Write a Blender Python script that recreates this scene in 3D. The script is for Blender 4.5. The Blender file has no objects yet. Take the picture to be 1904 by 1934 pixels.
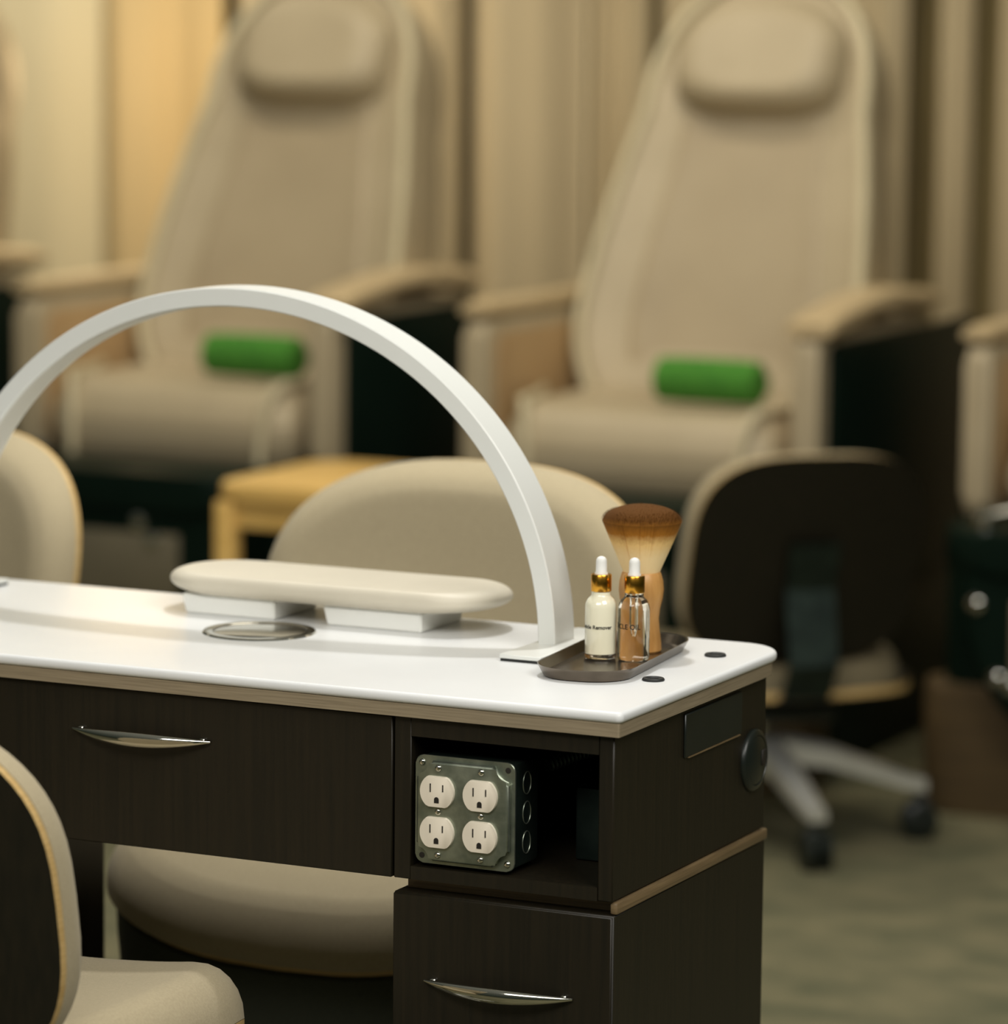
import bpy, bmesh, math, random
from mathutils import Vector, Matrix
random.seed(7)
PI = math.pi
col = bpy.context.scene.collection
scene = bpy.context.scene

# ------------------------------------------------------------------ materials
def lin(c):
    c = c / 255.0
    return c / 12.92 if c <= .04045 else ((c + .055) / 1.055) ** 2.4
def rgb(r, g, b): return (lin(r), lin(g), lin(b), 1.0)

def base_mat(name, color, rough=.5, metal=0.0, **kw):
    m = bpy.data.materials.new(name); m.use_nodes = True
    b = m.node_tree.nodes['Principled BSDF']
    b.inputs['Base Color'].default_value = color
    b.inputs['Roughness'].default_value = rough
    b.inputs['Metallic'].default_value = metal
    for k, v in kw.items():
        b.inputs[k.replace('_', ' ')].default_value = v
    return m, m.node_tree.nodes, m.node_tree.links, b

def noisy(name, c1, c2, scale=(1, 1, 1), nscale=8.0, rough=.5, metal=0.0, bump=0.0, bscale=None, detail=4.0, lo=.35, hi=.65, **kw):
    m, n, l, b = base_mat(name, c1, rough, metal, **kw)
    tc = n.new('ShaderNodeTexCoord'); mp = n.new('ShaderNodeMapping'); mp.inputs['Scale'].default_value = scale
    nz = n.new('ShaderNodeTexNoise'); nz.inputs['Scale'].default_value = nscale; nz.inputs['Detail'].default_value = detail
    rp = n.new('ShaderNodeValToRGB')
    rp.color_ramp.elements[0].color = c1; rp.color_ramp.elements[1].color = c2
    rp.color_ramp.elements[0].position = lo; rp.color_ramp.elements[1].position = hi
    l.new(tc.outputs['Object'], mp.inputs['Vector']); l.new(mp.outputs['Vector'], nz.inputs['Vector'])
    l.new(nz.outputs['Fac'], rp.inputs['Fac']); l.new(rp.outputs['Color'], b.inputs['Base Color'])
    if bump:
        n2 = n.new('ShaderNodeTexNoise'); n2.inputs['Scale'].default_value = bscale or nscale * 4
        n2.inputs['Detail'].default_value = 2
        l.new(mp.outputs['Vector'], n2.inputs['Vector'])
        bp = n.new('ShaderNodeBump'); bp.inputs['Strength'].default_value = bump; bp.inputs['Distance'].default_value = .002
        l.new(n2.outputs['Fac'], bp.inputs['Height']); l.new(bp.outputs['Normal'], b.inputs['Normal'])
    return m

M = {}
M['wood'] = noisy('espresso_wood', rgb(26, 23, 15), rgb(33, 28, 18), (60, 60, 2.2), 3.0, .42, bump=.05, detail=6, Specular_IOR_Level=.35)
M['wood_in'] = noisy('espresso_wood_inside', rgb(22, 20, 15), rgb(28, 25, 19), (60, 60, 2.2), 3.0, .6)
M['edge'] = noisy('edge_banding', rgb(128, 115, 93), rgb(148, 134, 110), (3, 3, 120), 5.0, .5)
M['ledge'] = noisy('ledge_banding', rgb(104, 86, 60), rgb(124, 104, 74), (3, 3, 120), 5.0, .45)
M['marble'] = noisy('white_marble', rgb(230, 231, 231), rgb(221, 222, 222), (1, 1, 1), 5.0, .33, detail=6, lo=.3, hi=.8)
M['lamp'] = noisy('lamp_enamel', rgb(226, 227, 222), rgb(222, 223, 218), nscale=3, rough=.35)
M['diffuser'] = noisy('lamp_diffuser', rgb(214, 211, 200), rgb(206, 203, 192), nscale=3, rough=.6)
M['rubber'] = noisy('black_rubber', rgb(22, 24, 22), rgb(30, 32, 30), nscale=30, rough=.6)
M['cream'] = noisy('cream_vinyl', rgb(212, 204, 186), rgb(205, 197, 179), nscale=9, rough=.5, bump=.08, bscale=900)
M['white_pl'] = noisy('white_plastic', rgb(244, 244, 239), rgb(240, 240, 235), nscale=6, rough=.35)
M['outlet'] = noisy('receptacle_plastic', rgb(232, 222, 204), rgb(224, 213, 194), nscale=20, rough=.4)
M['slot'] = noisy('slot_dark', rgb(34, 28, 20), rgb(26, 22, 16), nscale=20, rough=.7)
M['chrome'] = noisy('chrome', rgb(214, 212, 204), rgb(204, 202, 194), nscale=12, rough=.08, metal=1.0)
M['alu'] = noisy('polished_aluminium', rgb(226, 225, 218), rgb(214, 213, 206), nscale=12, rough=.32, metal=.6)
M['panelgrey'] = noisy('basin_inset', rgb(112, 104, 84), rgb(104, 97, 79), nscale=5, rough=.5)
M['galv'] = noisy('galvanised_steel', rgb(158, 164, 148), rgb(128, 136, 122), nscale=60, rough=.38, metal=.85, detail=6)
M['boxsteel'] = noisy('dark_box_steel', rgb(48, 60, 54), rgb(36, 46, 42), nscale=30, rough=.4, metal=.7)
M['black'] = noisy('black_plastic', rgb(22, 28, 24), rgb(28, 33, 29), nscale=20, rough=.35)
M['gloss'] = noisy('black_lacquer', rgb(14, 26, 20), rgb(18, 31, 24), nscale=3, rough=.38, Specular_IOR_Level=.06)
M['gold'] = noisy('gold_collar', rgb(222, 164, 62), rgb(208, 150, 52), nscale=12, rough=.22, metal=1.0)
M['bulb'] = noisy('white_rubber', rgb(236, 235, 230), rgb(230, 229, 224), nscale=12, rough=.5)
M['milk'] = noisy('milky_liquid', rgb(245, 240, 214), rgb(240, 234, 206), nscale=12, rough=.12, Coat_Weight=1.0, Coat_Roughness=.03, Subsurface_Weight=.0)
M['glass'] = noisy('clear_glass', (1, .99, .96, 1), (.99, .98, .94, 1), nscale=5, rough=.0, Transmission_Weight=1.0, IOR=1.45)
M['oilglass'] = noisy('oil_filled_glass', (1, .965, .86, 1), (.99, .95, .84, 1), nscale=5, rough=.0, Transmission_Weight=1.0, IOR=1.44)
M['ink'] = noisy('printed_ink', rgb(24, 22, 16), rgb(30, 26, 20), nscale=20, rough=.6)
M['handlewood'] = noisy('brush_handle_wood', rgb(206, 156, 92), rgb(190, 138, 76), (40, 40, 6), 4.0, .4)
M['tray'] = noisy('dark_tray_metal', rgb(122, 112, 100), rgb(106, 97, 86), nscale=40, rough=.24, metal=.9)
M['fabric'] = noisy('beige_upholstery', rgb(178, 164, 133), rgb(170, 156, 126), nscale=420, rough=.9, bump=.25, bscale=1100, detail=2, Sheen_Weight=.1)
M['fabric_dk'] = noisy('shaded_upholstery', rgb(122, 111, 86), rgb(114, 104, 80), nscale=420, rough=.9, bump=.25, bscale=1100, detail=2)  # beige upholstery copy, seat shade of the low chair put into the colour
M['fabric_sh'] = noisy('shaded_seat_base_fabric', rgb(66, 68, 54), rgb(58, 61, 48), nscale=420, rough=.95)  # same upholstery with the shadow under the table painted into its colour
M['ply'] = noisy('plywood_edge', rgb(212, 180, 122), rgb(192, 158, 100), (2, 2, 160), 4.0, .5)
M['shell'] = noisy('dark_walnut_shell', rgb(25, 23, 16), rgb(32, 28, 19), (50, 50, 3), 3.0, .45, Specular_IOR_Level=.3)
M['leather'] = noisy('taupe_leather', rgb(180, 165, 136), rgb(171, 156, 127), nscale=5, rough=.5, bump=.04, bscale=300)
M['leather_dk'] = noisy('taupe_leather_panel', rgb(172, 156, 127), rgb(163, 147, 119), nscale=5, rough=.5, bump=.04, bscale=300)
M['tan'] = noisy('tan_arm_leather', rgb(192, 160, 116), rgb(182, 150, 108), nscale=5, rough=.5)
M['piping'] = noisy('pale_piping', rgb(204, 192, 160), rgb(196, 184, 152), nscale=9, rough=.5)
M['padtop'] = noisy('arm_top_leather', rgb(194, 172, 134), rgb(186, 164, 126), nscale=5, rough=.45)
M['basewood'] = noisy('base_wood', rgb(86, 70, 46), rgb(74, 60, 40), (3, 3, 30), 4.0, .45)
M['green'] = noisy('green_terry', rgb(74, 138, 44), rgb(58, 118, 36), nscale=60, rough=.95, bump=.6, bscale=260)
M['amber'] = noisy('maple_wood', rgb(228, 188, 112), rgb(212, 170, 94), (4, 40, 40), 3.0, .4)
M['carpet'] = noisy('carpet', rgb(116, 110, 82), rgb(88, 88, 64), (1, 1.5, 1), 8.0, .95, bump=.5, bscale=380, detail=8)
M['wall'] = noisy('back_wall_paint', rgb(158, 140, 94), rgb(148, 131, 88), nscale=2, rough=.9)
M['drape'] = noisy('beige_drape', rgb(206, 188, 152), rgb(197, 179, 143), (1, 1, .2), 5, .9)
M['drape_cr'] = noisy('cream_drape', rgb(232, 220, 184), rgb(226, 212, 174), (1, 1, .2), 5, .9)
M['drape_glow'] = noisy('glow_tinted_drape', rgb(218, 194, 146), rgb(210, 186, 138), (1, 1, .2), 5, .9)  # pale drape, warm lamp glow put into the colour
M['ceil'] = noisy('light_rim', rgb(220, 215, 200), rgb(210, 205, 190), nscale=3, rough=.5)

def bristle_mat():
    m, n, l, b = base_mat('bristles', rgb(220, 180, 110), .85, 0, Specular_IOR_Level=.15)
    tc = n.new('ShaderNodeTexCoord'); sp = n.new('ShaderNodeSeparateXYZ'); l.new(tc.outputs['Object'], sp.inputs[0])
    nz = n.new('ShaderNodeTexNoise'); nz.inputs['Scale'].default_value = 260
    l.new(tc.outputs['Object'], nz.inputs['Vector'])
    ad = n.new('ShaderNodeMath'); ad.operation = 'MULTIPLY_ADD'; ad.inputs[1].default_value = .006
    l.new(nz.outputs['Fac'], ad.inputs[0]); l.new(sp.outputs['Z'], ad.inputs[2])
    rp = n.new('ShaderNodeValToRGB'); e = rp.color_ramp.elements
    e[0].position = 0; e[0].color = rgb(246, 218, 164)
    e[1].position = 1; e[1].color = rgb(88, 54, 15)
    q = e.new(.35); q.color = rgb(236, 198, 130)
    q = e.new(.62); q.color = rgb(160, 104, 34)
    mr = n.new('ShaderNodeMapRange'); mr.inputs[1].default_value = .098; mr.inputs[2].default_value = .136
    l.new(ad.outputs[0], mr.inputs[0]); l.new(mr.outputs[0], rp.inputs['Fac']); l.new(rp.outputs['Color'], b.inputs['Base Color'])
    return m
M['bristle'] = bristle_mat()

# ------------------------------------------------------------------ mesh helpers
class G:
    """collects shapes into one bmesh, then links them as ONE mesh object"""
    def __init__(s): s.bm = bmesh.new()
    def add(s, other, mtx=None):
        if mtx is not None: bmesh.ops.transform(other, matrix=mtx, verts=other.verts)
        me = bpy.data.meshes.new('t'); other.to_mesh(me); other.free(); s.bm.from_mesh(me); bpy.data.meshes.remove(me)
        return s
    def box(s, x0, x1, y0, y1, z0, z1, bev=0.0, seg=2, mtx=None, mi=0):
        b = bmesh.new(); bmesh.ops.create_cube(b, size=1)
        for v in b.verts:
            v.co = Vector((x0 + (v.co.x + .5) * (x1 - x0), y0 + (v.co.y + .5) * (y1 - y0), z0 + (v.co.z + .5) * (z1 - z0)))
        if bev: bmesh.ops.bevel(b, geom=b.edges[:], offset=bev, segments=seg, profile=.5, affect='EDGES')
        for f in b.faces: f.material_index = mi
        return s.add(b, mtx)
    def lathe(s, prof, seg=40, mtx=None, mi=0):
        b = bmesh.new(); rings = []
        for r, z in prof:
            if r < 1e-6: rings.append([b.verts.new((0, 0, z))])
            else: rings.append([b.verts.new((r * math.cos(2 * PI * k / seg), r * math.sin(2 * PI * k / seg), z)) for k in range(seg)])
        for a, c in zip(rings, rings[1:]):
            for k in range(seg):
                k2 = (k + 1) % seg
                if len(a) == 1 and len(c) == 1: continue
                if len(a) == 1: f = b.faces.new((a[0], c[k2], c[k]))
                elif len(c) == 1: f = b.faces.new((a[k], a[k2], c[0]))
                else: f = b.faces.new((a[k], a[k2], c[k2], c[k]))
                f.material_index = mi
        bmesh.ops.recalc_face_normals(b, faces=b.faces[:])
        return s.add(b, mtx)
    def tube(s, pts, r, seg=10, closed=False, mtx=None, mi=0):
        b = bmesh.new(); pts = [Vector(p) for p in pts]; n = len(pts); rings = []
        up = Vector((0, 0, 1)); prev = None
        for i, p in enumerate(pts):
            if closed: t = pts[(i + 1) % n] - pts[i - 1]
            else: t = pts[min(i + 1, n - 1)] - pts[max(i - 1, 0)]
            t.normalize()
            if prev is None:
                a = t.cross(up)
                if a.length < .05: a = t.cross(Vector((1, 0, 0)))
            else: a = prev - t * prev.dot(t)
            a.normalize(); prev = a; c = t.cross(a)
            rr = r[i] if isinstance(r, (list, tuple)) else r
            rings.append([b.verts.new(p + rr * (math.cos(2 * PI * k / seg) * a + math.sin(2 * PI * k / seg) * c)) for k in range(seg)])
        pr = list(zip(rings, rings[1:])) + ([(rings[-1], rings[0])] if closed else [])
        for q, w in pr:
            for k in range(seg):
                f = b.faces.new((q[k], q[(k + 1) % seg], w[(k + 1) % seg], w[k])); f.material_index = mi
        if not closed:
            b.faces.new(rings[0]); b.faces.new(rings[-1])
        bmesh.ops.recalc_face_normals(b, faces=b.faces[:])
        return s.add(b, mtx)
    def prism(s, poly, h0, h1, bev=0.0, seg=2, mtx=None, mi=0, side_mi=None):
        """polygon in XY extruded from z=h0 to z=h1"""
        b = bmesh.new()
        lo = [b.verts.new((x, y, h0)) for x, y in poly]; hi = [b.verts.new((x, y, h1)) for x, y in poly]
        b.faces.new(lo[::-1]).material_index = mi; b.faces.new(hi).material_index = mi
        n = len(poly)
        for k in range(n):
            b.faces.new((lo[k], lo[(k + 1) % n], hi[(k + 1) % n], hi[k])).material_index = mi if side_mi is None else side_mi
        if bev:
            es = [e for e in b.edges if abs(e.verts[0].co.z - e.verts[1].co.z) < 1e-7]
            bmesh.ops.bevel(b, geom=es, offset=bev, segments=seg, profile=.5, affect='EDGES')
        bmesh.ops.recalc_face_normals(b, faces=b.faces[:])
        return s.add(b, mtx)
    def pad(s, outline, surf, hf, hb, rf=.15, rb=.15, rings=14, center=None, mi=0, side_mi=None):
        """closed cushion: outline (a,b) points, surf(a,b,h)->xyz, hf/hb front and back offsets, rf/rb rounded share of the radius"""
        b = bmesh.new(); n = len(outline)
        ca = center[0] if center else sum(p[0] for p in outline) / n
        cb = center[1] if center else sum(p[1] for p in outline) / n
        ss = sorted(set([k / rings for k in range(1, rings)] + [1 - rf * (1 - math.sin(PI / 2 * k / 6)) for k in range(7)]
                        + [1 - rb * (1 - math.sin(PI / 2 * k / 6)) for k in range(7)]))
        ss = [x for x in ss if x > .05]; ss[-1] = 1.0
        def hh(x, h, r):
            if r <= 0 or x <= 1 - r: return h
            d = (x - (1 - r)) / r
            return h * math.sqrt(max(0, 1 - d * d))
        def side(h, r):
            out = [[b.verts.new(surf(ca, cb, h))]]
            for x in ss:
                out.append([b.verts.new(surf(ca + x * (p[0] - ca), cb + x * (p[1] - cb), hh(x, h, r))) for p in outline])
            return out
        F = side(hf, rf); B = side(-hb, rb)
        for R_, flip in ((F, 0), (B, 1)):
            for k in range(n):
                k2 = (k + 1) % n
                fs = [b.faces.new((R_[0][0], R_[1][k], R_[1][k2]))]
                for i in range(1, len(R_) - 1): fs.append(b.faces.new((R_[i][k], R_[i + 1][k], R_[i + 1][k2], R_[i][k2])))
                for f in fs: f.material_index = mi
        for k in range(n):
            k2 = (k + 1) % n
            f = b.faces.new((F[-1][k], B[-1][k], B[-1][k2], F[-1][k2])); f.material_index = mi if side_mi is None else side_mi
        bmesh.ops.remove_doubles(b, verts=b.verts[:], dist=1e-6)
        bmesh.ops.recalc_face_normals(b, faces=b.faces[:])
        return s.add(b)
    def done(s, name, mat, parent=None, loc=(0, 0, 0), smooth=40):
        me = bpy.data.meshes.new(name)
        s.bm.to_mesh(me); s.bm.free()
        for m in (mat if isinstance(mat, (list, tuple)) else [mat]): me.materials.append(m)
        if smooth:
            me.shade_smooth(); me.set_sharp_from_angle(angle=math.radians(smooth))
        o = bpy.data.objects.new(name, me); col.objects.link(o); o.location = loc
        if parent: o.parent = parent
        return o

def tag(o, label=None, cat=None, group=None, kind=None):
    if label: o['label'] = label
    if cat: o['category'] = cat
    if group: o['group'] = group
    if kind: o['kind'] = kind
    return o
def thing(name, label, cat, loc=(0, 0, 0), rz=0.0, group=None):
    o = bpy.data.objects.new(name, None); col.objects.link(o); o.empty_display_size = .05
    o.location = loc; o.rotation_euler = (0, 0, rz)
    return tag(o, label, cat, group)
def copy_tree(o, parent=None):
    c = o.copy(); col.objects.link(c); c.parent = parent
    for ch in [x for x in bpy.data.objects if x.parent == o]: copy_tree(ch, c)
    return c
def rounded(x0, x1, y0, y1, r, seg=8):
    rs = r if isinstance(r, (list, tuple)) else (r,) * 4      # corners: (x1,y1) (x0,y1) (x0,y0) (x1,y0)
    out = []
    for (cx, cy, a0), q in zip(((x1, y1, 0), (x0, y1, PI / 2), (x0, y0, PI), (x1, y0, 1.5 * PI)), rs):
        sx = -1 if cx == x1 else 1; sy = -1 if cy == y1 else 1
        if q <= 0: out.append((cx, cy)); continue
        for k in range(seg + 1):
            a = a0 + PI / 2 * k / seg
            out.append((cx + sx * q + q * math.cos(a), cy + sy * q + q * math.sin(a)))
    return out
def superell(hw, hh, n, cnt=64, n_low=None, c=(0, 0)):
    out = []
    for k in range(cnt):
        a = 2 * PI * k / cnt; ca, sa = math.cos(a), math.sin(a); m = n_low if (n_low and sa < 0) else n
        out.append((c[0] + hw * math.copysign(abs(ca) ** (2 / m), ca), c[1] + hh * math.copysign(abs(sa) ** (2 / m), sa)))
    return out
RX = Matrix.Rotation(PI / 2, 4, 'X')         # local XY polygon -> XZ plane, extrusion towards -Y
def T(x, y, z): return Matrix.Translation((x, y, z))

# ------------------------------------------------------------------ room shell
g = G(); g.box(-6.5, 4.0, -5.0, 5.6, -.06, 0.0); tag(g.done('floor', M['carpet'], smooth=0), kind='structure')
g = G(); g.box(-6.5, 4.0, 5.2, 5.3, 0, 3.0); tag(g.done('wall_back', M['wall'], smooth=0), kind='structure')

# drapes in front of the back wall: each panel a thing of its own
def drape(x0, x1, mat, label, folds, amp, y0=5.0, ph=0.0):
    g = G(); b = bmesh.new(); nx = max(24, int(folds * 16)); rows = []
    for z in (0.02, .5, 1.0, 1.5, 2.0, 2.62):
        row = []
        for i in range(nx + 1):
            u = i / nx; x = x0 + (x1 - x0) * u
            y = y0 + .7 * amp * math.sin(2 * PI * folds * u + ph) + .2 * amp * math.sin(2 * PI * folds * 2.3 * u + 1.3 + z * .15)
            row.append(b.verts.new((x, y, z)))
        rows.append(row)
    for r0, r1 in zip(rows, rows[1:]):
        for i in range(nx): b.faces.new((r0[i], r0[i + 1], r1[i + 1], r1[i]))
    g.add(b)
    return tag(g.done('drape', mat), label, 'curtain', 'drapes along the back wall')
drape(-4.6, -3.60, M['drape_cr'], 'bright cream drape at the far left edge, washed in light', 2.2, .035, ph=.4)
drape(-3.59, -3.235, M['drape_glow'], 'drape with warm lamp glow in its colour, left of the left reclining chair', 1.5, .03, ph=2.2)
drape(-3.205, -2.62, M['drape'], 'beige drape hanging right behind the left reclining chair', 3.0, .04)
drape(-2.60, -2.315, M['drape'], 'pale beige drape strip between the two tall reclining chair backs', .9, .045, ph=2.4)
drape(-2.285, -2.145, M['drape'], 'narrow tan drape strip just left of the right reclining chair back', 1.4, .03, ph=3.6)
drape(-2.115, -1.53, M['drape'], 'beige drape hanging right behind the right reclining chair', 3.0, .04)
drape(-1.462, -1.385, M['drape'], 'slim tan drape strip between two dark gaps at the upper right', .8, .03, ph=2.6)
drape(-1.325, -.2, M['drape'], 'tan drape at the far right edge beyond the dark gap', 5.0, .04, ph=1.2)

# ------------------------------------------------------------------ manicure table
ZT = .783
XL = -1.007
table = thing('manicure_table', 'white marble topped manicure table with dark espresso cabinet and power outlet bay', 'table', (-.5, .2, 0))
def tp(name, g, mat, parent=None, smooth=40):
    o = g.done(name, mat, parent or table, smooth=smooth)
    if parent is None: o.location = (.5, -.2, 0)
    return o
def slab():
    b = bmesh.new(); loops = []
    z0, z1, r = .7725, ZT, .0047
    prof = [(r * (1 - math.sin(a)), z0 + r * (1 - math.cos(a))) for a in [PI / 2 * k / 5 for k in range(6)]]
    prof += [(r * (1 - math.cos(a)), z1 - r + r * math.sin(a)) for a in [PI / 2 * k / 6 for k in range(7)]]
    for i, z in prof:
        loops.append([b.verts.new((x, y, z)) for x, y in rounded(XL + i, -i, i, .42 - i, (.05 - i, .05 - i, .0065 - i, .0065 - i), 10)])
    n = len(loops[0])
    for A, B in zip(loops, loops[1:]):
        for k in range(n): b.faces.new((A[k], A[(k + 1) % n], B[(k + 1) % n], B[k]))
    b.faces.new(loops[0]); b.faces.new(loops[-1]); bmesh.ops.recalc_face_normals(b, faces=b.faces[:]); return b
g = G(); g.add(slab()); top = tp('marble_top', g, M['marble'], smooth=50); tag(top, 'white marble slab with eased edges')
sub_out = rounded(XL + .003, -.003, .002, .412, (.045, .045, .002, .002), 10)
g = G(); g.prism(sub_out, .760, .7725); tp('edge_board', g, M['edge'])
# upper cabinet: right power bay built of boards around the opening
YF, YB = .010, .381
XR, XP = -.011, -.234
ox0, ox1, oz0, oz1 = -.2165, -.0262, .618, .741
g = G()
g.box(XP, ox0, YF, YB, .6055, .760, .0008, 1)
g.box(ox1, XR, YF, YB, .6055, .760, .0012, 1)
g.box(ox0, ox1, YF, YB, .6055, oz0, 0)
g.box(ox0, ox1, YF, YB, oz1, .760, 0)
g.box(ox0, ox1, YB - .012, YB, oz0, oz1, 0)
tp('power_bay', g, M['wood'])
g = G()
g.box(-.767, XP - .002, YF + .018, YB, .742, .760)           # carcass rail over the knee space
g.box(XL + .011, -.7735, YF, YB, .6055, .760, .0008, 1)
tp('upper_rail', g, M['wood'])
def arc_handle(parent, x0, x1, z, y):
    g = G(); n = 22; b = bmesh.new(); rings = []
    for i in range(n + 1):
        u = i / n * 2 - 1; x = (x0 + x1) / 2 + u * (x1 - x0) / 2
        k = 1 - u * u
        yy = y - .002 - .017 * k; h = .0012 + .0058 * k; t = .0012 + .0022 * k
        rings.append([b.verts.new((x, yy + t * math.cos(2 * PI * q / 12), z - .002 * k + h * math.sin(2 * PI * q / 12))) for q in range(12)])
    for a, c in zip(rings, rings[1:]):
        for q in range(12): b.faces.new((a[q], a[(q + 1) % 12], c[(q + 1) % 12], c[q]))
    b.faces.new(rings[0]); b.faces.new(rings[-1]); bmesh.ops.recalc_face_normals(b, faces=b.faces[:])
    g.add(b)
    for s_ in (.06, .94):
        xx = x0 + (x1 - x0) * s_
        g.box(xx - .003, xx + .003, y - .004, y + .001, z - .003, z + .003, .001, 1)
    o = g.done('handle', M['chrome'], parent); tag(o, 'arched chrome pull')
    return o
g = G(); g.box(-.7715, XP - .0018, YF - .001, YF + .34, .6055, .7585, .001, 1)
dr = tp('drawer', g, M['wood']); tag(dr, 'wide drawer over the knee space')
arc_handle(dr, -.5815, -.4285, .716, YF - .001)
# ledge between bay and pedestal
g = G(); g.box(XP + .004, XR - .004, YF + .022, YB - .02, .5915, .6055); g.box(XR - .004, XR + .0035, YF + .004, YB + .002, .5935, .6045, .002, 2); tp('ledge_strip', g, M['ledge'])
# right pedestal
g = G(); g.box(XP, XR + .001, YF + .0015, YB, .03, .5925, .001, 1); tp('pedestal', g, M['wood'])
g = G(); g.box(XP, XR, YF - .001, YF + .017, .345, .5915, .001, 1)
dr2 = tp('drawer', g, M['wood']); tag(dr2, 'upper pedestal drawer')
arc_handle(dr2, -.200, -.048, .5115, YF - .001)
for z0, z1 in ((.19, .342), (.035, .187)):
    g = G(); g.box(XP, XR, YF - .001, YF + .017, z0, z1, .001, 1); d_ = tp('drawer', g, M['wood'])
    arc_handle(d_, -.200, -.048, (z0 + z1) / 2 + .02, YF - .001)
g = G(); g.box(XL + .011, -.7735, YF, YB, .03, .6055, .001, 1); tp('pedestal', g, M['wood'])
for xa, xb in ((XP + .01, XR - .01), (XL + .02, -.785)):
    g = G(); g.box(xa, xb, YF + .03, YB - .01, 0, .03); tp('plinth', g, M['wood_in'], smooth=0)
# hardware on the right side panel
g = G(); g.box(XR - .0005, XR + .0025, .171, .313, .711, .7535, .0012, 1)
pl = tp('side_plate', g, M['black']); tag(pl, 'black rectangular plate under the worktop edge')
g = G(); g.box(XR, XR + .0032, .178, .307, .7105, .7117); tp('plate_lip', g, M['ledge'], pl)
RY = Matrix.Rotation(PI / 2, 4, 'Y')
g = G(); g.lathe([(0, 0), (.031, 0), (.031, .002), (.029, .0045), (.025, .0055), (.0245, .0045), (.022, .006), (0, .0068)], 44, T(XR, .3475, .679) @ RY)
ca = tp('cable_port', g, M['black']); tag(ca, 'round black cable port')
g = G(); g.box(XR + .0045, XR + .0075, .356, .366, .672, .688, .001, 1); tp('port_notch', g, M['slot'], ca)
# grommets and vent disc in the marble
for gx, gy in ((-.0438, .3263), (-.0429, .1713), (-.9221, .3925)):
    g = G(); g.lathe([(.0065, 0), (.0105, 0), (.0108, .0012), (.0098, .0026), (.0078, .0028), (.0062, .0016), (.006, .0005), (0, .0005)], 36, T(gx, gy, ZT))
    tag(tp('cable_grommet', g, M['rubber']), 'small black ring set in the marble')
g = G(); g.lathe([(.0475, .0012), (.049, .0022), (.0565, .0018), (.0578, 0)], 64, T(-.504, .238, ZT))
vd = tp('vent_rim', g, M['chrome']); tag(vd, 'round chrome dust vent rim')
g = G(); g.lathe([(0, .0030), (.025, .0026), (.042, .0016), (.0472, .0006), (.0474, 0)], 64, T(-.504, .238, ZT))
tp('vent_cover', g, M['chrome'], vd)

# ------------------------------------------------------------------ outlet box in the bay
eb = thing('electrical_box', 'galvanised four-socket outlet box inside the dark power bay', 'outlet box', (-.1624, .06, .618))
bx, bz = -.1624, .673
g = G(); g.box(bx - .049, bx + .049, .0155, .07, bz - .049, bz + .049, .003, 2)
bo = g.done('box_body', M['boxsteel'], eb, (.1624, -.06, -.618)); tag(bo, 'dark steel box body')
g = G()
for zz in (-.028, 0, .028):
    g.tube([(bx + .0492, .043 + .0085 * math.cos(a), bz + zz + .0105 * math.sin(a)) for a in [2 * PI * k / 24 for k in range(24)]], .0006, 6, True)
g.done('knockout_rings', M['galv'], bo)
g = G()
g.prism(rounded(-.051, .051, -.051, .051, .008, 6), 0, .0022, .0006, 1)
def notch(r, w):
    out = []
    for sx, sy in ((1, 1), (-1, 1), (-1, -1), (1, -1)):
        a0 = {(1, 1): -PI / 2, (-1, 1): 0, (-1, -1): PI / 2, (1, -1): PI}[(sx, sy)]
        pts = []
        for k in range(7):
            a = a0 - PI / 2 * k / 6
            pts.append((sx * w + r * math.cos(a + 0), sy * w + r * math.sin(a + 0)))
        out += pts
    return out
def notched(w, r):
    out = []
    for (sx, sy), a0 in zip(((1, 1), (-1, 1), (-1, -1), (1, -1)), (270, 0, 90, 180)):
        for k in range(9):
            a = math.radians(a0 - 90 * k / 8)
            out.append((sx * w + r * math.cos(a), sy * w + r * math.sin(a)))
    return out
g.prism(notched(.0475, .0165), .002, .0085, .003, 4)
cp = g.done('cover_plate', M['galv'], eb, (0, 0, 0)); cp.matrix_local = T(.1624 + bx, -.06 + .0155, -.618 + bz) @ RX
tag(cp, 'galvanised raised cover plate')
rec0 = None
for cxr in (-.0245, .0195):
    for czr in (.0192, -.0192):
        poly = []
        for k in range(64):
            a = 2 * PI * k / 64; x = .0172 * math.cos(a); z = max(-.0143, min(.0143, .0172 * math.sin(a)))
            poly.append((x, z))
        if rec0 is None:
            g = G(); g.prism(poly, 0, .0035, .0006, 2); rec0 = r_ = g.done('receptacle', M['outlet'], cp); tag(r_, 'cream white socket face')
            g = G(); g.box(-.0070, -.0058, -.0005, .0075, .0030, .0038); g.box(.0058, .0070, .0005, .0070, .0030, .0038)
            g.prism([(-.0024, -.0105), (.0024, -.0105), (.0024, -.0072)] + [(.0024 * math.cos(a), -.0072 + .0024 * math.sin(a)) for a in [PI * k / 8 for k in range(1, 8)]] + [(-.0024, -.0072)], .0030, .0038)
            g.done('slots', M['slot'], r_)
        else: r_ = copy_tree(rec0, cp)
        r_.location = (cxr, czr, .0085)
for sx, sz, sh in ((-.0245, .041, .0085), (.0195, .041, .0085), (-.0245, -.041, .0085), (.0195, -.041, .0085), (-.0245, 0, .0085), (.0195, 0, .0085), (-.044, .044, .0022), (.044, -.044, .0022)):
    g = G(); g.lathe([(.0033, 0), (.0032, .0008), (.0022, .0018), (0, .0021)], 16); g.done('screw', M['chrome'], cp, (sx, sz, sh))
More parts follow.
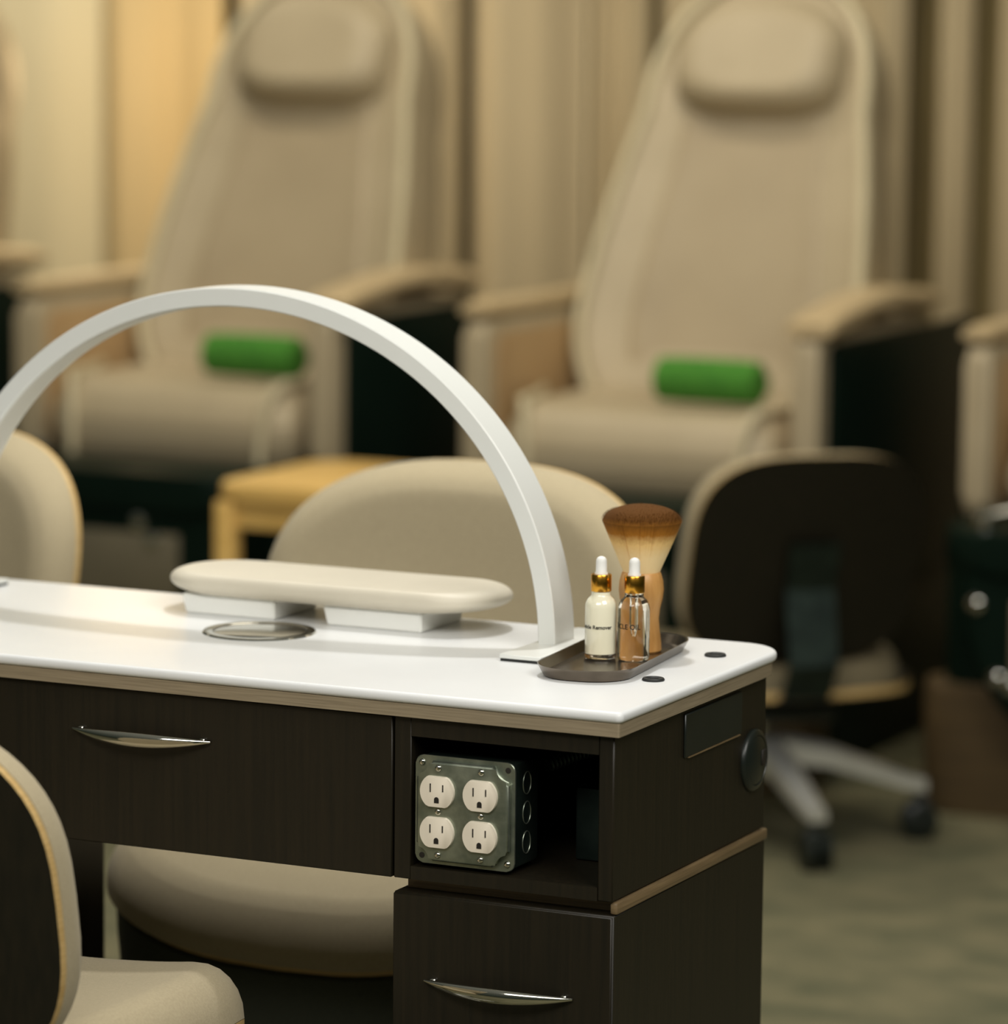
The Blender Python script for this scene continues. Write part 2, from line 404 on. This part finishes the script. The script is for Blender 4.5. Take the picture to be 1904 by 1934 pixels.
for sx, sz in ((.044, .044), (-.044, -.044)):
    g = G(); g.lathe([(.0028, 0), (.0028, .0003), (0, .0003)], 16); g.done('screw_hole', M['slot'], cp, (sx, sz, .0022))
g = G(); pts = []
for i in range(90):
    u = i / 89; pts.append((-.108 + .070 * u, .075 + .10 * u, .712 + .012 * math.sin(u * 2.2) + .004 * u))
g.tube(pts, [.0062 if i % 3 else .0072 for i in range(90)], 10)
fc = g.done('flexible_conduit', M['boxsteel'], eb, (.1624, -.06, -.618)); tag(fc, 'ribbed dark metal conduit')
tag(G().box(-.092, -.032, .105, .165, oz0 + .0005, .688, .003, 2).done('adapter_box', M['boxsteel']), 'dark grey box set behind the outlet box in the power bay', 'box')

# ------------------------------------------------------------------ arch lamp
lampT = thing('arch_lamp', 'white half-moon arch lamp standing across the marble table', 'lamp', (-.5555, .297, ZT + .0002))
AX, AO, BO = 0.0, .363, .3425
def arch(ro, ri, y0, y1, n=96, lift=.005):
    b = bmesh.new(); rings = []
    for i in range(n + 1):
        a = PI * i / n
        oc = (AX + (AO - ro) * math.cos(a), lift + (BO - lift - ro) * math.sin(a)); ic = (AX + (AO - ri) * math.cos(a), lift + (BO - lift - ri) * math.sin(a))
        ch = .0012
        dx, dz = oc[0] - ic[0], oc[1] - ic[1]; L = math.hypot(dx, dz); dx, dz = dx / L * ch, dz / L * ch
        sec = [(oc, y0 + ch), (oc, y1 - ch), ((oc[0] - dx, oc[1] - dz), y1), ((ic[0] + dx, ic[1] + dz), y1), (ic, y1 - ch), (ic, y0 + ch), ((ic[0] + dx, ic[1] + dz), y0), ((oc[0] - dx, oc[1] - dz), y0)]
        rings.append([b.verts.new((p[0], y, p[1])) for p, y in sec])
    for q, w in zip(rings, rings[1:]):
        for k in range(8): b.faces.new((q[k], q[(k + 1) % 8], w[(k + 1) % 8], w[k]))
    b.faces.new(rings[0]); b.faces.new(rings[-1]); bmesh.ops.recalc_face_normals(b, faces=b.faces[:])
    return b
g = G(); g.add(arch(0, .0185, -.0235, .0235)); g.done('arch_frame', M['lamp'], lampT, smooth=30)
g = G(); g.add(arch(.0183, .0192, -.0185, .0185)); g.done('light_diffuser', M['diffuser'], lampT, smooth=30)
for s_ in (-1, 1):
    xa, xb = (.338, .382) if s_ > 0 else (-.382, -.338)
    g = G(); g.box(xa, xb, -.098, .085, .0024, .0066, .0008, 1); ft = g.done('foot_plate', M['lamp'], lampT)
    g = G(); g.box(xa + .001, xb - .001, -.097, .084, 0, .0025); g.done('foot_pad', M['rubber'], ft, smooth=0)

# ------------------------------------------------------------------ hand rest cushion
hr = thing('hand_rest', 'long cream padded hand rest on two white blocks on the marble top', 'hand rest', (-.4755, .357, ZT + .0002))
def hrs(a, b, h): return (a, b, .0312 + h + .002 * (a / .19) ** 2)
g = G(); g.pad(rounded(-.190, .190, -.064, .064, .060, 12), hrs, .011, .011, .11, .16, 12); g.done('cushion', M['cream'], hr)
for x0, x1 in ((-.154, -.050), (.012, .119)):
    g = G(); b = bmesh.new(); bmesh.ops.create_cube(b, size=1)
    for v in b.verts:
        hi = v.co.z > 0; ins = .004 if hi else 0
        v.co = Vector((x0 - ins if v.co.x < 0 else x1 + ins * .3, -.050 - ins * .5 if v.co.y < 0 else .044, .0204 if hi else 0))
    bmesh.ops.bevel(b, geom=b.edges[:], offset=.0015, segments=2, affect='EDGES'); g.add(b)
    g.done('support_block', M['white_pl'], hr)

# ------------------------------------------------------------------ tray with brush and bottles
tray = thing('serving_tray', 'dark metal oblong tray with flared rim holding bottles and brush', 'tray', (-.1150, .243, ZT + .0002), math.radians(5.5))
def tray_mesh():
    b = bmesh.new(); loops = []
    spec = [(.0, .0018, 0), (.038, .0018, .012), (.043, .0026, .016), (.0475, .0115, .026), (.0487, .0118, .027), (.0430, .0008, .018), (.040, 0, .015), (0, 0, 0)]
    L = .0725
    for r, z, q in spec:
        if r == 0: loops.append(None); loops[-1] = [b.verts.new((0, 0, z))]; continue
        loops.append([b.verts.new((x, y, z)) for x, y in rounded(-r, r, -L - r, L + r, min(r * .86, r - .001), 10)])
    n = len(loops[1])
    for A, B in zip(loops, loops[1:]):
        for k in range(n):
            k2 = (k + 1) % n
            if len(A) == 1: b.faces.new((A[0], B[k], B[k2]))
            elif len(B) == 1: b.faces.new((A[k], A[k2], B[0]))
            else: b.faces.new((A[k], A[k2], B[k2], B[k]))
    bmesh.ops.recalc_face_normals(b, faces=b.faces[:]); return b
g = G(); g.add(tray_mesh()); g.done('tray_body', M['tray'], tray)
ZB = ZT + .0021

def text_wrap(body, size, R, z, right_az, parent, name):
    cu = bpy.data.curves.new(name, 'FONT'); cu.body = body; cu.size = size; cu.resolution_u = 3; cu.offset = size * .022
    tmp = bpy.data.objects.new(name, cu); col.objects.link(tmp)
    bpy.context.view_layer.update()
    dg = bpy.context.evaluated_depsgraph_get(); me = bpy.data.meshes.new_from_object(tmp.evaluated_get(dg))
    bpy.data.objects.remove(tmp); bpy.data.curves.remove(cu)
    b = bmesh.new(); b.from_mesh(me); bpy.data.meshes.remove(me)
    bmesh.ops.triangulate(b, faces=b.faces[:])
    bmesh.ops.subdivide_edges(b, edges=[e for e in b.edges if e.calc_length() > .002], cuts=2)
    mx = max(v.co.x for v in b.verts)
    for v in b.verts:
        a = right_az + (v.co.x - mx) / R
        v.co = Vector((R * math.cos(a), R * math.sin(a), z + v.co.y))
    g = G(); g.add(b); return g.done(name, M['ink'], parent, smooth=0)

def bottle(loc, label, milky, text, tsize, tz, az, zcap=0.0):
    t = thing('dropper_bottle', label, 'bottle', loc, 0, 'dropper bottles on the tray')
    R = .0154
    body = [(0, .0004), (.0128, .0002), (.0146, .0010), (R, .0032), (R, .0500), (.0148, .0545), (.0128, .0585), (.0102, .0610), (.0092, .0625), (.0092, .0665)]
    if milky:
        g = G(); g.lathe(body[:1] + [(.0128, .0002), (.0146, .0010), (R, .0030), (R, .0052), (.0150, .0054), (.011, .0040), (0, .0036)], 48)
        tag(g.done('glass_base', M['glass'], t), 'clear thick glass bottom')
        g = G(); g.lathe([(0, .0056), (R - .0002, .0056)] + [(r, z) for r, z in body[4:]] + [(0, .0665)], 48)
        gb = g.done('filled_bottle', M['milk'], t); tag(gb, 'milky pale cream liquid')
    else:
        g = G(); g.lathe(body + [(0, .0665)], 48); gb = g.done('filled_bottle', M['oilglass'], t); tag(gb, 'clear glass with pale yellow oil')
        g = G(); g.lathe([(0, .0235), (.0012, .0238), (.0019, .027), (.0030, .036), (.0030, .0655), (0, .0655)], 20); g.done('pipette', M['glass'], t)
    text_wrap(text, tsize, R + .00025, tz, az, gb, 'printed_text')
    g = G(); g.lathe([(0, .0660), (.0098, .0660), (.0101, .0666), (.0101, .0818), (.0096, .0826), (.0060, .0826), (0, .0826)], 44); g.done('collar', M['gold'], t)
    g = G(); g.lathe([(0, .0826), (.0064, .0826), (.0064, .0838), (.0054, .0850), (.0053, .0945), (.0049, .0970), (.0036, .0988), (.0018, .0997), (0, .1000)], 32); g.done('dropper_bulb', M['bulb'], t)
    return t
bottle((-.1330, .2500, ZB), 'dropper bottle of milky white liquid lettered Remover, standing left on the tray', True, 'Cuticle Remover', .0053, .0305, math.radians(-66 + 43))
bottle((-.1010, .2570, ZB), 'dropper bottle of clear pale oil lettered OIL, in front of the brush', False, 'CUTICLE OIL', .0068, .0318, math.radians(-66 + 24))

br = thing('dusting_brush', 'wooden handled dusting brush with brown tipped fan bristles, standing upright in the tray', 'brush', (-.1160, .3085, ZB))
g = G(); g.lathe([(0, 0), (.0195, 0), (.0207, .0015), (.0205, .008), (.0186, .022), (.0178, .033), (.0190, .043), (.0213, .053), (.0222, .061), (.0214, .070), (.0192, .0775), (.0184, .0785), (.0176, .0785), (0, .0785)], 48)
g.done('handle', M['handlewood'], br)
g = G()
prof = [(0, .077), (.0172, .077), (.0212, .086), (.0288, .104), (.0360, .121), (.0392, .1285)]
dome = [(.0388 * math.cos(a), .1285 + .0165 * math.sin(a)) for a in [PI / 2 * k / 8 for k in range(1, 9)]]
dome[-1] = (0, .145)
g.lathe(prof + dome, 64)
b = bmesh.new()
for i in range(2600):
    a = random.random() * 2 * PI; q = math.sqrt(random.uniform(.55, 1)) if i % 3 else math.sqrt(random.random())
    r0 = .0172 * q; r1 = .0408 * q * random.uniform(.975, 1.012)
    zt = .1285 + .0165 * math.sqrt(max(0, 1 - min(1, (r1 / .0415)) ** 2)) + random.uniform(-.001, .0012)
    p = [Vector(((r0 + (r1 - r0) * (u ** 1.02)) * math.cos(a + .03 * u * math.sin(i)), (r0 + (r1 - r0) * (u ** 1.02)) * math.sin(a + .03 * u * math.sin(i)), .077 + (zt - .077) * u)) for u in (0, .35, .7, 1)]
    sd = Vector((-math.sin(a), math.cos(a), 0)); w = .00021; prev = None
    for j, v in enumerate(p):
        ww = w * (1 if j < 3 else .35)
        cur = (b.verts.new(v - sd * ww), b.verts.new(v + sd * ww + Vector((math.cos(a), math.sin(a), 0)) * ww * .6))
        if prev: b.faces.new((prev[0], prev[1], cur[1], cur[0]))
        prev = cur
g.add(b)
g.done('bristles', M['bristle'], br)

# ------------------------------------------------------------------ salon chairs (shell chairs on castor bases), facing -Y
def salon_chair(label, cat, loc, rz, seat_z, back_top, group, name='salon_chair', spin=0.0, half=.245, leg_r=.29, lean=.20, nn=2.75, skirt=0.0, seat_half=.245, low_n=3.3, cush=.052, rim=1.0, fab='fabric', rf=.2):
    t = thing(name, label, cat, loc, rz, group)
    hh = .178; zc = back_top - hh
    def bs(a, b_, h):       # a across, b up from the back's middle, h towards the sitter (-Y)
        y = .245 + lean * b_ - .8 * a * a
        return (a, y - h, zc + b_)
    ol = superell(half, hh, nn, 72, n_low=low_n)
    g = G(); g.pad(ol, bs, .0, .009, 0, 0, 10, side_mi=1)
    sh = g.done('back_shell', [M['shell'], M['ply']], t); tag(sh, 'dark walnut shell with pale plywood edge')
    def bs2(a, b_, h): return bs(a, b_, h + .0005)
    g = G(); g.pad([(a * 1.003, b_ * 1.003) for a, b_ in ol], bs2, cush, 0, rf, 0, 12)
    g.done('back_cushion', M['fabric'], t)
    so = superell(seat_half, .222, 3.4, 72); k_ = .94 if skirt else 1.0
    def ssf(a, b_, h):
        f = max(0.0, (-b_ - .10) / .12); r = max(0.0, (b_ - .16) / .06)
        return (a, b_ - .005, seat_z - .062 + .38 * a * a - .028 * f * f + .012 * r * r + h)
    g = G(); g.pad([(a * k_, b_ * k_) for a, b_ in so], ssf, 0, .013, 0, 0, 10, side_mi=1)
    tag(g.done('seat_shell', [M['shell'], M['ply']], t), 'dark seat shell with pale plywood edge')
    def ss2(a, b_, h): return ssf(a, b_, h + .0005)
    g = G(); g.pad([(a * rim, b_ * rim) for a, b_ in so], ss2, .056, 0, .17, 0, 12)
    g.done('seat_cushion', M[fab], t)
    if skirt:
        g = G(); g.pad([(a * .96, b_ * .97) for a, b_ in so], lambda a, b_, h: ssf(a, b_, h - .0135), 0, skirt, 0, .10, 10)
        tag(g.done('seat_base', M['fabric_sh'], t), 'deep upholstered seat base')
    # bracket joining back to seat
    g = G(); zs = seat_z - .075
    pts = [(0, .02, zs), (0, .16, zs), (0, .235, zs + .02), (0, .275, zs + .08), (0, bs(0, -.05, -.016)[1] + .004, zc - .05), (0, bs(0, .03, -.016)[1] + .004, zc + .03)]
    b = bmesh.new(); prev = None
    for p in pts:
        cur = [b.verts.new((sx * .042, p[1] + dy, p[2])) for sx, dy in ((-1, 0), (1, 0), (1, .006), (-1, .006))]
        if prev:
            for k in range(4): b.faces.new((prev[k], prev[(k + 1) % 4], cur[(k + 1) % 4], cur[k]))
        else: b.faces.new(cur)
        prev = cur
    b.faces.new(prev); bmesh.ops.recalc_face_normals(b, faces=b.faces[:]); g.add(b)
    g.done('back_bracket', M['boxsteel'], t, smooth=20)
    g = G(); g.box(-.10, .10, -.11, .12, zs - .045, zs - .012, .01, 2); mech = g.done('tilt_mechanism', M['black'], t)
    g = G(); g.tube([(.09, 0, zs - .03), (.20, -.01, zs - .035), (.235, -.01, zs - .04)], .006, 8); g.done('lever', M['chrome'], mech)
    hub = .105
    g = G(); g.lathe([(0, hub), (.028, hub), (.028, hub + .06), (.024, hub + .07), (.024, max(hub + .08, zs - .10)), (.016, max(hub + .081, zs - .099)), (.016, zs - .045), (0, zs - .045)], 28)
    g.done('gas_column', M['chrome'], t)
    for k in range(5):
        a = spin + 2 * PI * k / 5; c, s_ = math.cos(a), math.sin(a)
        g = G(); b = bmesh.new(); prev = None
        for r, z, w, h in ((.02, hub + .055, .030, .05), (.12, hub + .038, .024, .036), (leg_r - .02, hub - .005, .018, .024), (leg_r + .012, hub - .012, .016, .02)):
            cur = [b.verts.new((r, y * w, z + q * h)) for y, q in ((-1, -.5), (1, -.5), (1, .3), (.5, .5), (-.5, .5), (-1, .3))]
            if prev:
                for j in range(6): b.faces.new((prev[j], prev[(j + 1) % 6], cur[(j + 1) % 6], cur[j]))
            else: b.faces.new(cur)
            prev = cur
        b.faces.new(prev); bmesh.ops.recalc_face_normals(b, faces=b.faces[:]); g.add(b)
        lg = g.done('leg', M['alu'], t, smooth=35); lg.rotation_euler = (0, 0, a)
        g = G(); RXm = Matrix.Rotation(PI / 2, 4, 'X')
        for sy in (-1, 1):
            g.lathe([(0, -.009), (.028, -.009), (.0325, -.006), (.0325, .006), (.028, .009), (0, .009)], 24, T(leg_r, sy * .014, .0326) @ RXm)
        g.box(leg_r - .01, leg_r + .02, -.024, .024, .04, .069, .006, 2)
        g.lathe([(0, .06), (.006, .06), (.006, .09), (0, .09)], 12, T(leg_r, 0, 0))
        g.done('caster', M['black'], lg)
    return t
GC = 'shell-backed salon chairs'
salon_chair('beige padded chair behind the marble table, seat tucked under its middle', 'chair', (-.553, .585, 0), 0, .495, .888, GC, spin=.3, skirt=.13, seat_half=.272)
salon_chair('beige padded chair cut by the left edge, behind the lamp arch', 'chair', (-1.318, .60, 0), math.radians(-7), .495, .889, GC, spin=.6)
salon_chair('dark-backed chair at lower left in front of the drawer, its back to the viewer', 'chair', (-.586, -.20, 0), PI, .515, .832, GC, spin=.1, half=.243, rf=.10)
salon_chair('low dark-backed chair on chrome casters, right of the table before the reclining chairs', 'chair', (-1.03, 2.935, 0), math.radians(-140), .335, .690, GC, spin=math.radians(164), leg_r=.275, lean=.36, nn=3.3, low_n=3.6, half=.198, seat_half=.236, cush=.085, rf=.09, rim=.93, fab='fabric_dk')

# ------------------------------------------------------------------ wooden side table
st = thing('side_table', 'honey-coloured wooden side table between the padded chairs and the left reclining chair', 'table', (-1.665, 2.72, 0))
sx, sy, sh_ = .20, .20, .60
g = G(); g.prism(rounded(-sx, sx, -sy, sy, .05, 8), sh_ - .03, sh_, .008, 3); g.done('table_top', M['amber'], st)
g = G(); g.box(-sx + .03, sx - .03, -sy + .015, -sy + .035, sh_ - .075, sh_ - .03); g.box(-sx + .03, sx - .03, sy - .035, sy - .015, sh_ - .075, sh_ - .03)
g.box(-sx + .012, -sx + .032, -sy + .03, sy - .03, sh_ - .075, sh_ - .03); g.box(sx - .032, sx - .012, -sy + .03, sy - .03, sh_ - .075, sh_ - .03)
g.done('apron', M['amber'], st, smooth=0)
for ax in (-1, 1):
    for ay in (-1, 1):
        g = G(); x, y = ax * (sx - .022), ay * (sy - .022); g.box(x - .018, x + .018, y - .018, y + .018, 0, sh_ - .03, .005, 2); g.done('leg', M['amber'], st)

# ------------------------------------------------------------------ pedicure chairs
def pedicure_chair(label, loc, group):
    t = thing('pedicure_chair', label, 'chair', loc, 0, group)
    # base
    g = G(); g.prism(rounded(-.355, .355, -.10, .85, .05, 6), 0, .50, .01, 2); bs_ = g.done('base', M['gloss'], t); tag(bs_, 'dark base')
    g = G(); g.prism(rounded(-.39, .39, -.12, .04, .06, 6), 0, .23, .01, 2); tag(g.done('front_plinth', M['basewood'], bs_), 'brown wooden plinth behind the basin')
    # foot basin: U-shaped glossy bowl with rim, recess and chrome fittings
    ol = superell(.29, .36, 2.6, 64, c=(0, .5)); ol = [(a, min(b_, .50)) for a, b_ in ol]
    g = G()
    g.pad(ol, lambda a, b_, h: (a, -.11 - h, b_), .15, 0, .14, 0, 10, center=(0, .36))
    bowl = g.done('foot_basin', M['gloss'], t); tag(bowl, 'glossy black foot basin')
    g = G(); g.prism(rounded(-.315, .315, -.275, -.06, .10, 8), .455, .525, .012, 2); g.done('basin_rim', M['gloss'], bowl)
    g = G(); g.box(-.17, .17, -.2645, -.256, .27, .41, .003, 2); tag(g.done('front_panel', M['panelgrey'], bowl), 'grey beige inset panel')
    g = G(); g.lathe([(0, 0), (.02, 0), (.02, .02), (.012, .026), (.010, .04), (0, .044)], 20, T(-.24, -.215, .525))
    g.tube([(-.228, -.215, .545), (-.19, -.215, .556), (-.15, -.215, .552)], .009, 10); g.done('faucet', M['chrome'], bowl)
    for kx, kz in ((-.195, .275), (-.168, .262), (-.235, .40), (.085, .43), (.115, .395)):
        g = G(); g.lathe([(0, 0), (.016, 0), (.018, .006), (.014, .016), (.006, .02), (0, .02)], 20, T(kx, -.252, kz) @ RX); g.done('jet_knob', M['chrome'], bowl)
    # seat with waterfall front
    so = rounded(-.275, .275, -.02, .52, (.03, .03, .05, .05), 6)
    def sf(a, b_, h):
        d = max(0, .10 - b_) / .12
        return (a, b_ + max(0, h) * .0, .592 + h - .02 * math.cos(a / .275 * PI / 2) * (1 if h > 0 else 0) - .03 * d * d * (h > 0))
    g = G(); g.pad(so, sf, .085, .085, .20, .12, 12); sc_ = g.done('seat_cushion', M['leather'], t)
    g = G(); g.prism(rounded(-.26, .26, .03, .50, .03, 5), .50, .54, .01, 2); g.done('seat_base', M['leather_dk'], t)
    def fp(x, side):
        pts = []
        for k in range(15):
            u = k / 14
            if u < .4: pts.append((x + side * .05 * (1 - u / .4) ** 2, .22 - .20 * (u / .4), .672 + .0 * u))
            else:
                a = (u - .4) / .6 * PI / 2
                pts.append((x - side * .03 * math.sin(a), .02 - .045 * math.sin(a * 1.0), .672 - .15 * (1 - math.cos(a)) * 1.05))
        return pts
    for side in (-1, 1):
        g = G(); g.tube(fp(side * .240, side), .009, 8); g.done('piping', M['piping'], sc_)
    # arms
    for side in (-1, 1):
        xi, xo = side * .305, side * .355
        x0, x1 = min(xi, xo), max(xi, xo)
        prof = rounded(.0, .62, .50, .815, (.06, .03, .05, .01), 8)
        Mz = Matrix(((0, 0, 1, 0), (1, 0, 0, 0), (0, 1, 0, 0), (0, 0, 0, 1)))
        g = G(); g.prism(prof, x0, x1, .012, 3, Mz); am = g.done('armrest', M['leather'], t)
        g = G(); g.prism(rounded(.04, .58, .53, .79, .03, 6), min(xi - side * .004, xi), max(xi - side * .004, xi), .001, 1, Mz)
        tag(g.done('inner_panel', M['tan'], am), 'tan inner arm panel')
        # dark glossy outer panel
        g = G(); g.prism(rounded(.05, .84, .30, .80, (.02, .02, .03, .03), 6), min(xo, xo + side * .014), max(xo, xo + side * .014), .003, 2, Mz)
        tag(g.done('side_panel', M['gloss'], am), 'glossy black outer side panel')
        # wavy pad on top
        b = bmesh.new(); prev = None
        for i in range(25):
            u = i / 24; y = (.0 if side > 0 else .004) + .60 * u; zc = (.838 + .022 * math.sin(PI * min(1, u * 1.15) - .5)) if side > 0 else .834; hw = .047 if side > 0 else .030; hz = (.024 if side > 0 else .018) * (1 - .5 * max(0, (abs(u - .5) - .40) / .10) ** 2)
            cur = [b.verts.new((side * .335 + hw * math.copysign(abs(math.cos(q)) ** .6, math.cos(q)), y, zc + hz * math.copysign(abs(math.sin(q)) ** .7, math.sin(q)))) for q in [2 * PI * j / 20 for j in range(20)]]
            if prev:
                for j in range(20): b.faces.new((prev[j], prev[(j + 1) % 20], cur[(j + 1) % 20], cur[j]))
            else: b.faces.new(cur)
            prev = cur
        b.faces.new(prev); bmesh.ops.recalc_face_normals(b, faces=b.faces[:])
        g = G(); g.add(b); g.done('arm_pad', M['padtop'], am)
    # back: outline in (a, b) where b runs up the leaning plane
    Lb = .86
    def hw(v):
        return .295 - .075 * max(0, (v - .25)) ** 1.25 if v < .62 else None
    def back_outline(k=1.0):
        out = []; N = 26
        ys = [0 + .60 * i / N for i in range(N + 1)]
        rgt = [((.295 - .06 * (max(0, y - .15) / .45) ** 1.6 - .05 * (max(0, .16 - y) / .16) ** 2) * k, y) for y in ys]
        w0 = rgt[-1][0]
        cap = []
        for i in range(1, 24):
            a = PI * i / 24; cap.append((w0 * math.copysign(abs(math.cos(a)) ** .85, math.cos(a)), .60 + (.30 - .295 * (1 - k)) * math.sin(a) ** .9))
        lft = [(-x, y) for x, y in rgt[::-1]]
        return rgt + cap + lft
    ca_, sa_ = math.cos(math.radians(21)), math.sin(math.radians(21))
    def bsf(a, b_, h):
        wing = .045 * (abs(a) / .29) ** 3
        hh_ = h + (wing if h >= 0 else wing * .3)
        return (a, .40 + b_ * sa_ - hh_ * ca_, .615 + b_ * ca_ + hh_ * sa_)
    ol = back_outline()
    g = G(); g.pad(ol, bsf, .045, .14, .10, .12, 14, center=(0, .42)); bk = g.done('backrest', M['leather'], t)
    g = G(); g.pad([(a * .66, .03 + b_ * .80) for a, b_ in ol], lambda a, b_, h: bsf(a, b_, .040 + h), .012, 0, .12, 0, 12, center=(0, .40)); g.done('center_panel', M['leather_dk'], bk)
    pip = [bsf(a * .965, b_ * .985 + .004, .047) for a, b_ in ol]
    g = G(); g.tube(pip, .011, 8); g.done('piping', M['piping'], bk)
    po = superell(.176, .124, 2.2, 56, n_low=3.6, c=(0, .715))
    g = G(); g.pad(po, lambda a, b_, h: bsf(a * 1.0, b_, .052 + h * (1.0 - 1.2 * (b_ - .64))), .075, .0, .42, 0, 14, center=(0, .69)); tag(g.done('headrest_pillow', M['leather'], bk), 'rounded headrest pillow')
    return t
GP = 'row of tan reclining pedicure chairs'
DX = .985
pc = pedicure_chair('tan reclining pedicure chair at right, its tall back nearest the image middle', (-1.46, 3.38, 0), GP)
for i, lab in ((-1, 'tan reclining pedicure chair at left, behind the lamp arch'), (1, 'reclining pedicure chair mostly cut off by the right edge'), (-2, 'reclining pedicure chair of which only a dark arm shows at left edge')):
    c = copy_tree(pc); c.location.x = -1.46 + DX * i - (.05 if i == -2 else 0); c['label'] = lab
def roll(x, y, z, label):
    t = G()
    pr = [(0, -.103), (.030, -.103), (.040, -.097), (.042, -.06), (.0425, 0), (.042, .06), (.040, .097), (.030, .103), (0, .103)]
    b = bmesh.new(); t.lathe(pr, 28, Matrix.Rotation(PI / 2, 4, 'Y'))
    sp = [(.1035, (.004 + .0045 * a) * math.cos(a), (.004 + .0045 * a) * math.sin(a)) for a in [k * .35 for k in range(20)]]
    t.tube(sp, .0022, 6)
    o = t.done('rolled_towel', M['green'], None, (x, y, z)); return tag(o, label, 'towel', 'green rolls on the reclining chairs')
roll(-1.360, 3.49, .7155, 'green rolled towel on the seat of the right reclining chair')
roll(-1.336 - DX, 3.49, .7155, 'green rolled towel on the seat of the left reclining chair, under the arch')

# ------------------------------------------------------------------ lights
def spot(loc, target, energy, color, size=.06, angle=120, blend=.6):
    l = bpy.data.lights.new('downlight', 'SPOT'); l.energy = energy; l.color = color; l.shadow_soft_size = size; l.spot_size = math.radians(angle); l.spot_blend = blend
    o = bpy.data.objects.new('downlight', l); col.objects.link(o); o.location = loc
    o.rotation_euler = (Vector(target) - Vector(loc)).to_track_quat('-Z', 'Y').to_euler(); return o
def area(loc, target, energy, color, sx, sy):
    l = bpy.data.lights.new('soft_fill', 'AREA'); l.energy = energy; l.color = color; l.shape = 'RECTANGLE'; l.size = sx; l.size_y = sy
    o = bpy.data.objects.new('soft_fill', l); col.objects.link(o); o.location = loc
    o.rotation_euler = (Vector(target) - Vector(loc)).to_track_quat('-Z', 'Y').to_euler(); return o
spot((-.5, .85, 2.75), (-.5, .2, 0), 82, (1, .995, .98), .05)
spot((-.9, 2.3, 2.75), (-.9, 2.9, 0), 14, (1, .92, .78), .06)
spot((-2.5, 3.25, 2.75), (-2.4, 3.75, .5), 37, (1, .90, .72), .06)
spot((-1.35, 3.2, 2.75), (-1.4, 3.75, .8), 34, (1, .90, .72), .06)
spot((-3.5, 4.2, 2.75), (-3.7, 4.95, 1.3), 70, (1, .94, .80), .08)
area((1.7, -.9, 2.7), (-.2, .3, .6), 50, (1, .975, .92), 1.4, 1.4)  # unseen fill added to brighten right sides and fronts
area((-1.2, 1.6, 2.85), (-1.2, 2.6, 0), 35, (1, .93, .78), 2.4, 1.4)
area((.1, -2.5, 2.6), (-.4, .2, .75), 48, (1, .965, .90), 2.0, .8)  # unseen front fill added to lift the marble edge and sockets
lp = bpy.data.lights.new('glow', 'POINT'); lp.energy = 4.5; lp.color = (1, .72, .38); lp.shadow_soft_size = .12
lo_ = bpy.data.objects.new('glow', lp); col.objects.link(lo_); lo_.location = (-3.25, 4.55, 1.25)

w = bpy.data.worlds.new('room_light'); scene.world = w; w.use_nodes = True
n, l = w.node_tree.nodes, w.node_tree.links
bg = n['Background']
tc = n.new('ShaderNodeTexCoord'); sp = n.new('ShaderNodeSeparateXYZ'); rp = n.new('ShaderNodeValToRGB')
l.new(tc.outputs['Generated'], sp.inputs[0])
mr = n.new('ShaderNodeMapRange'); mr.inputs[1].default_value = -1; mr.inputs[2].default_value = 1
l.new(sp.outputs['Z'], mr.inputs[0]); l.new(mr.outputs[0], rp.inputs['Fac'])
rp.color_ramp.elements[0].position = .45; rp.color_ramp.elements[0].color = (.030, .046, .032, 1)
rp.color_ramp.elements[1].position = .95; rp.color_ramp.elements[1].color = (.38, .38, .31, 1)
l.new(rp.outputs['Color'], bg.inputs['Color']); bg.inputs['Strength'].default_value = .45

# ------------------------------------------------------------------ camera
f, C0, yaw, pitch, roll_ = 7400.0, (1.3916, -3.1788, 1.4262), .44366, .13227, .01018
F = Vector((-math.sin(yaw) * math.cos(pitch), math.cos(yaw) * math.cos(pitch), -math.sin(pitch)))
R0 = Vector((math.cos(yaw), math.sin(yaw), 0)); U0 = R0.cross(F)
R1 = math.cos(roll_) * R0 + math.sin(roll_) * U0; U1 = -math.sin(roll_) * R0 + math.cos(roll_) * U0
cam = bpy.data.cameras.new('camera'); co = bpy.data.objects.new('camera', cam); col.objects.link(co)
co.matrix_world = Matrix(((R1.x, U1.x, -F.x, C0[0]), (R1.y, U1.y, -F.y, C0[1]), (R1.z, U1.z, -F.z, C0[2]), (0, 0, 0, 1)))
cam.sensor_fit = 'HORIZONTAL'; cam.sensor_width = 36.0; cam.lens = f / 1904 * 36
cam.clip_start = .1; cam.clip_end = 60
cam.dof.use_dof = True; cam.dof.focus_distance = 3.66; cam.dof.aperture_fstop = cam.lens / 38.0
scene.camera = co
scene.view_settings.view_transform = 'Standard'; scene.view_settings.look = 'None'
scene.view_settings.exposure = 0.0
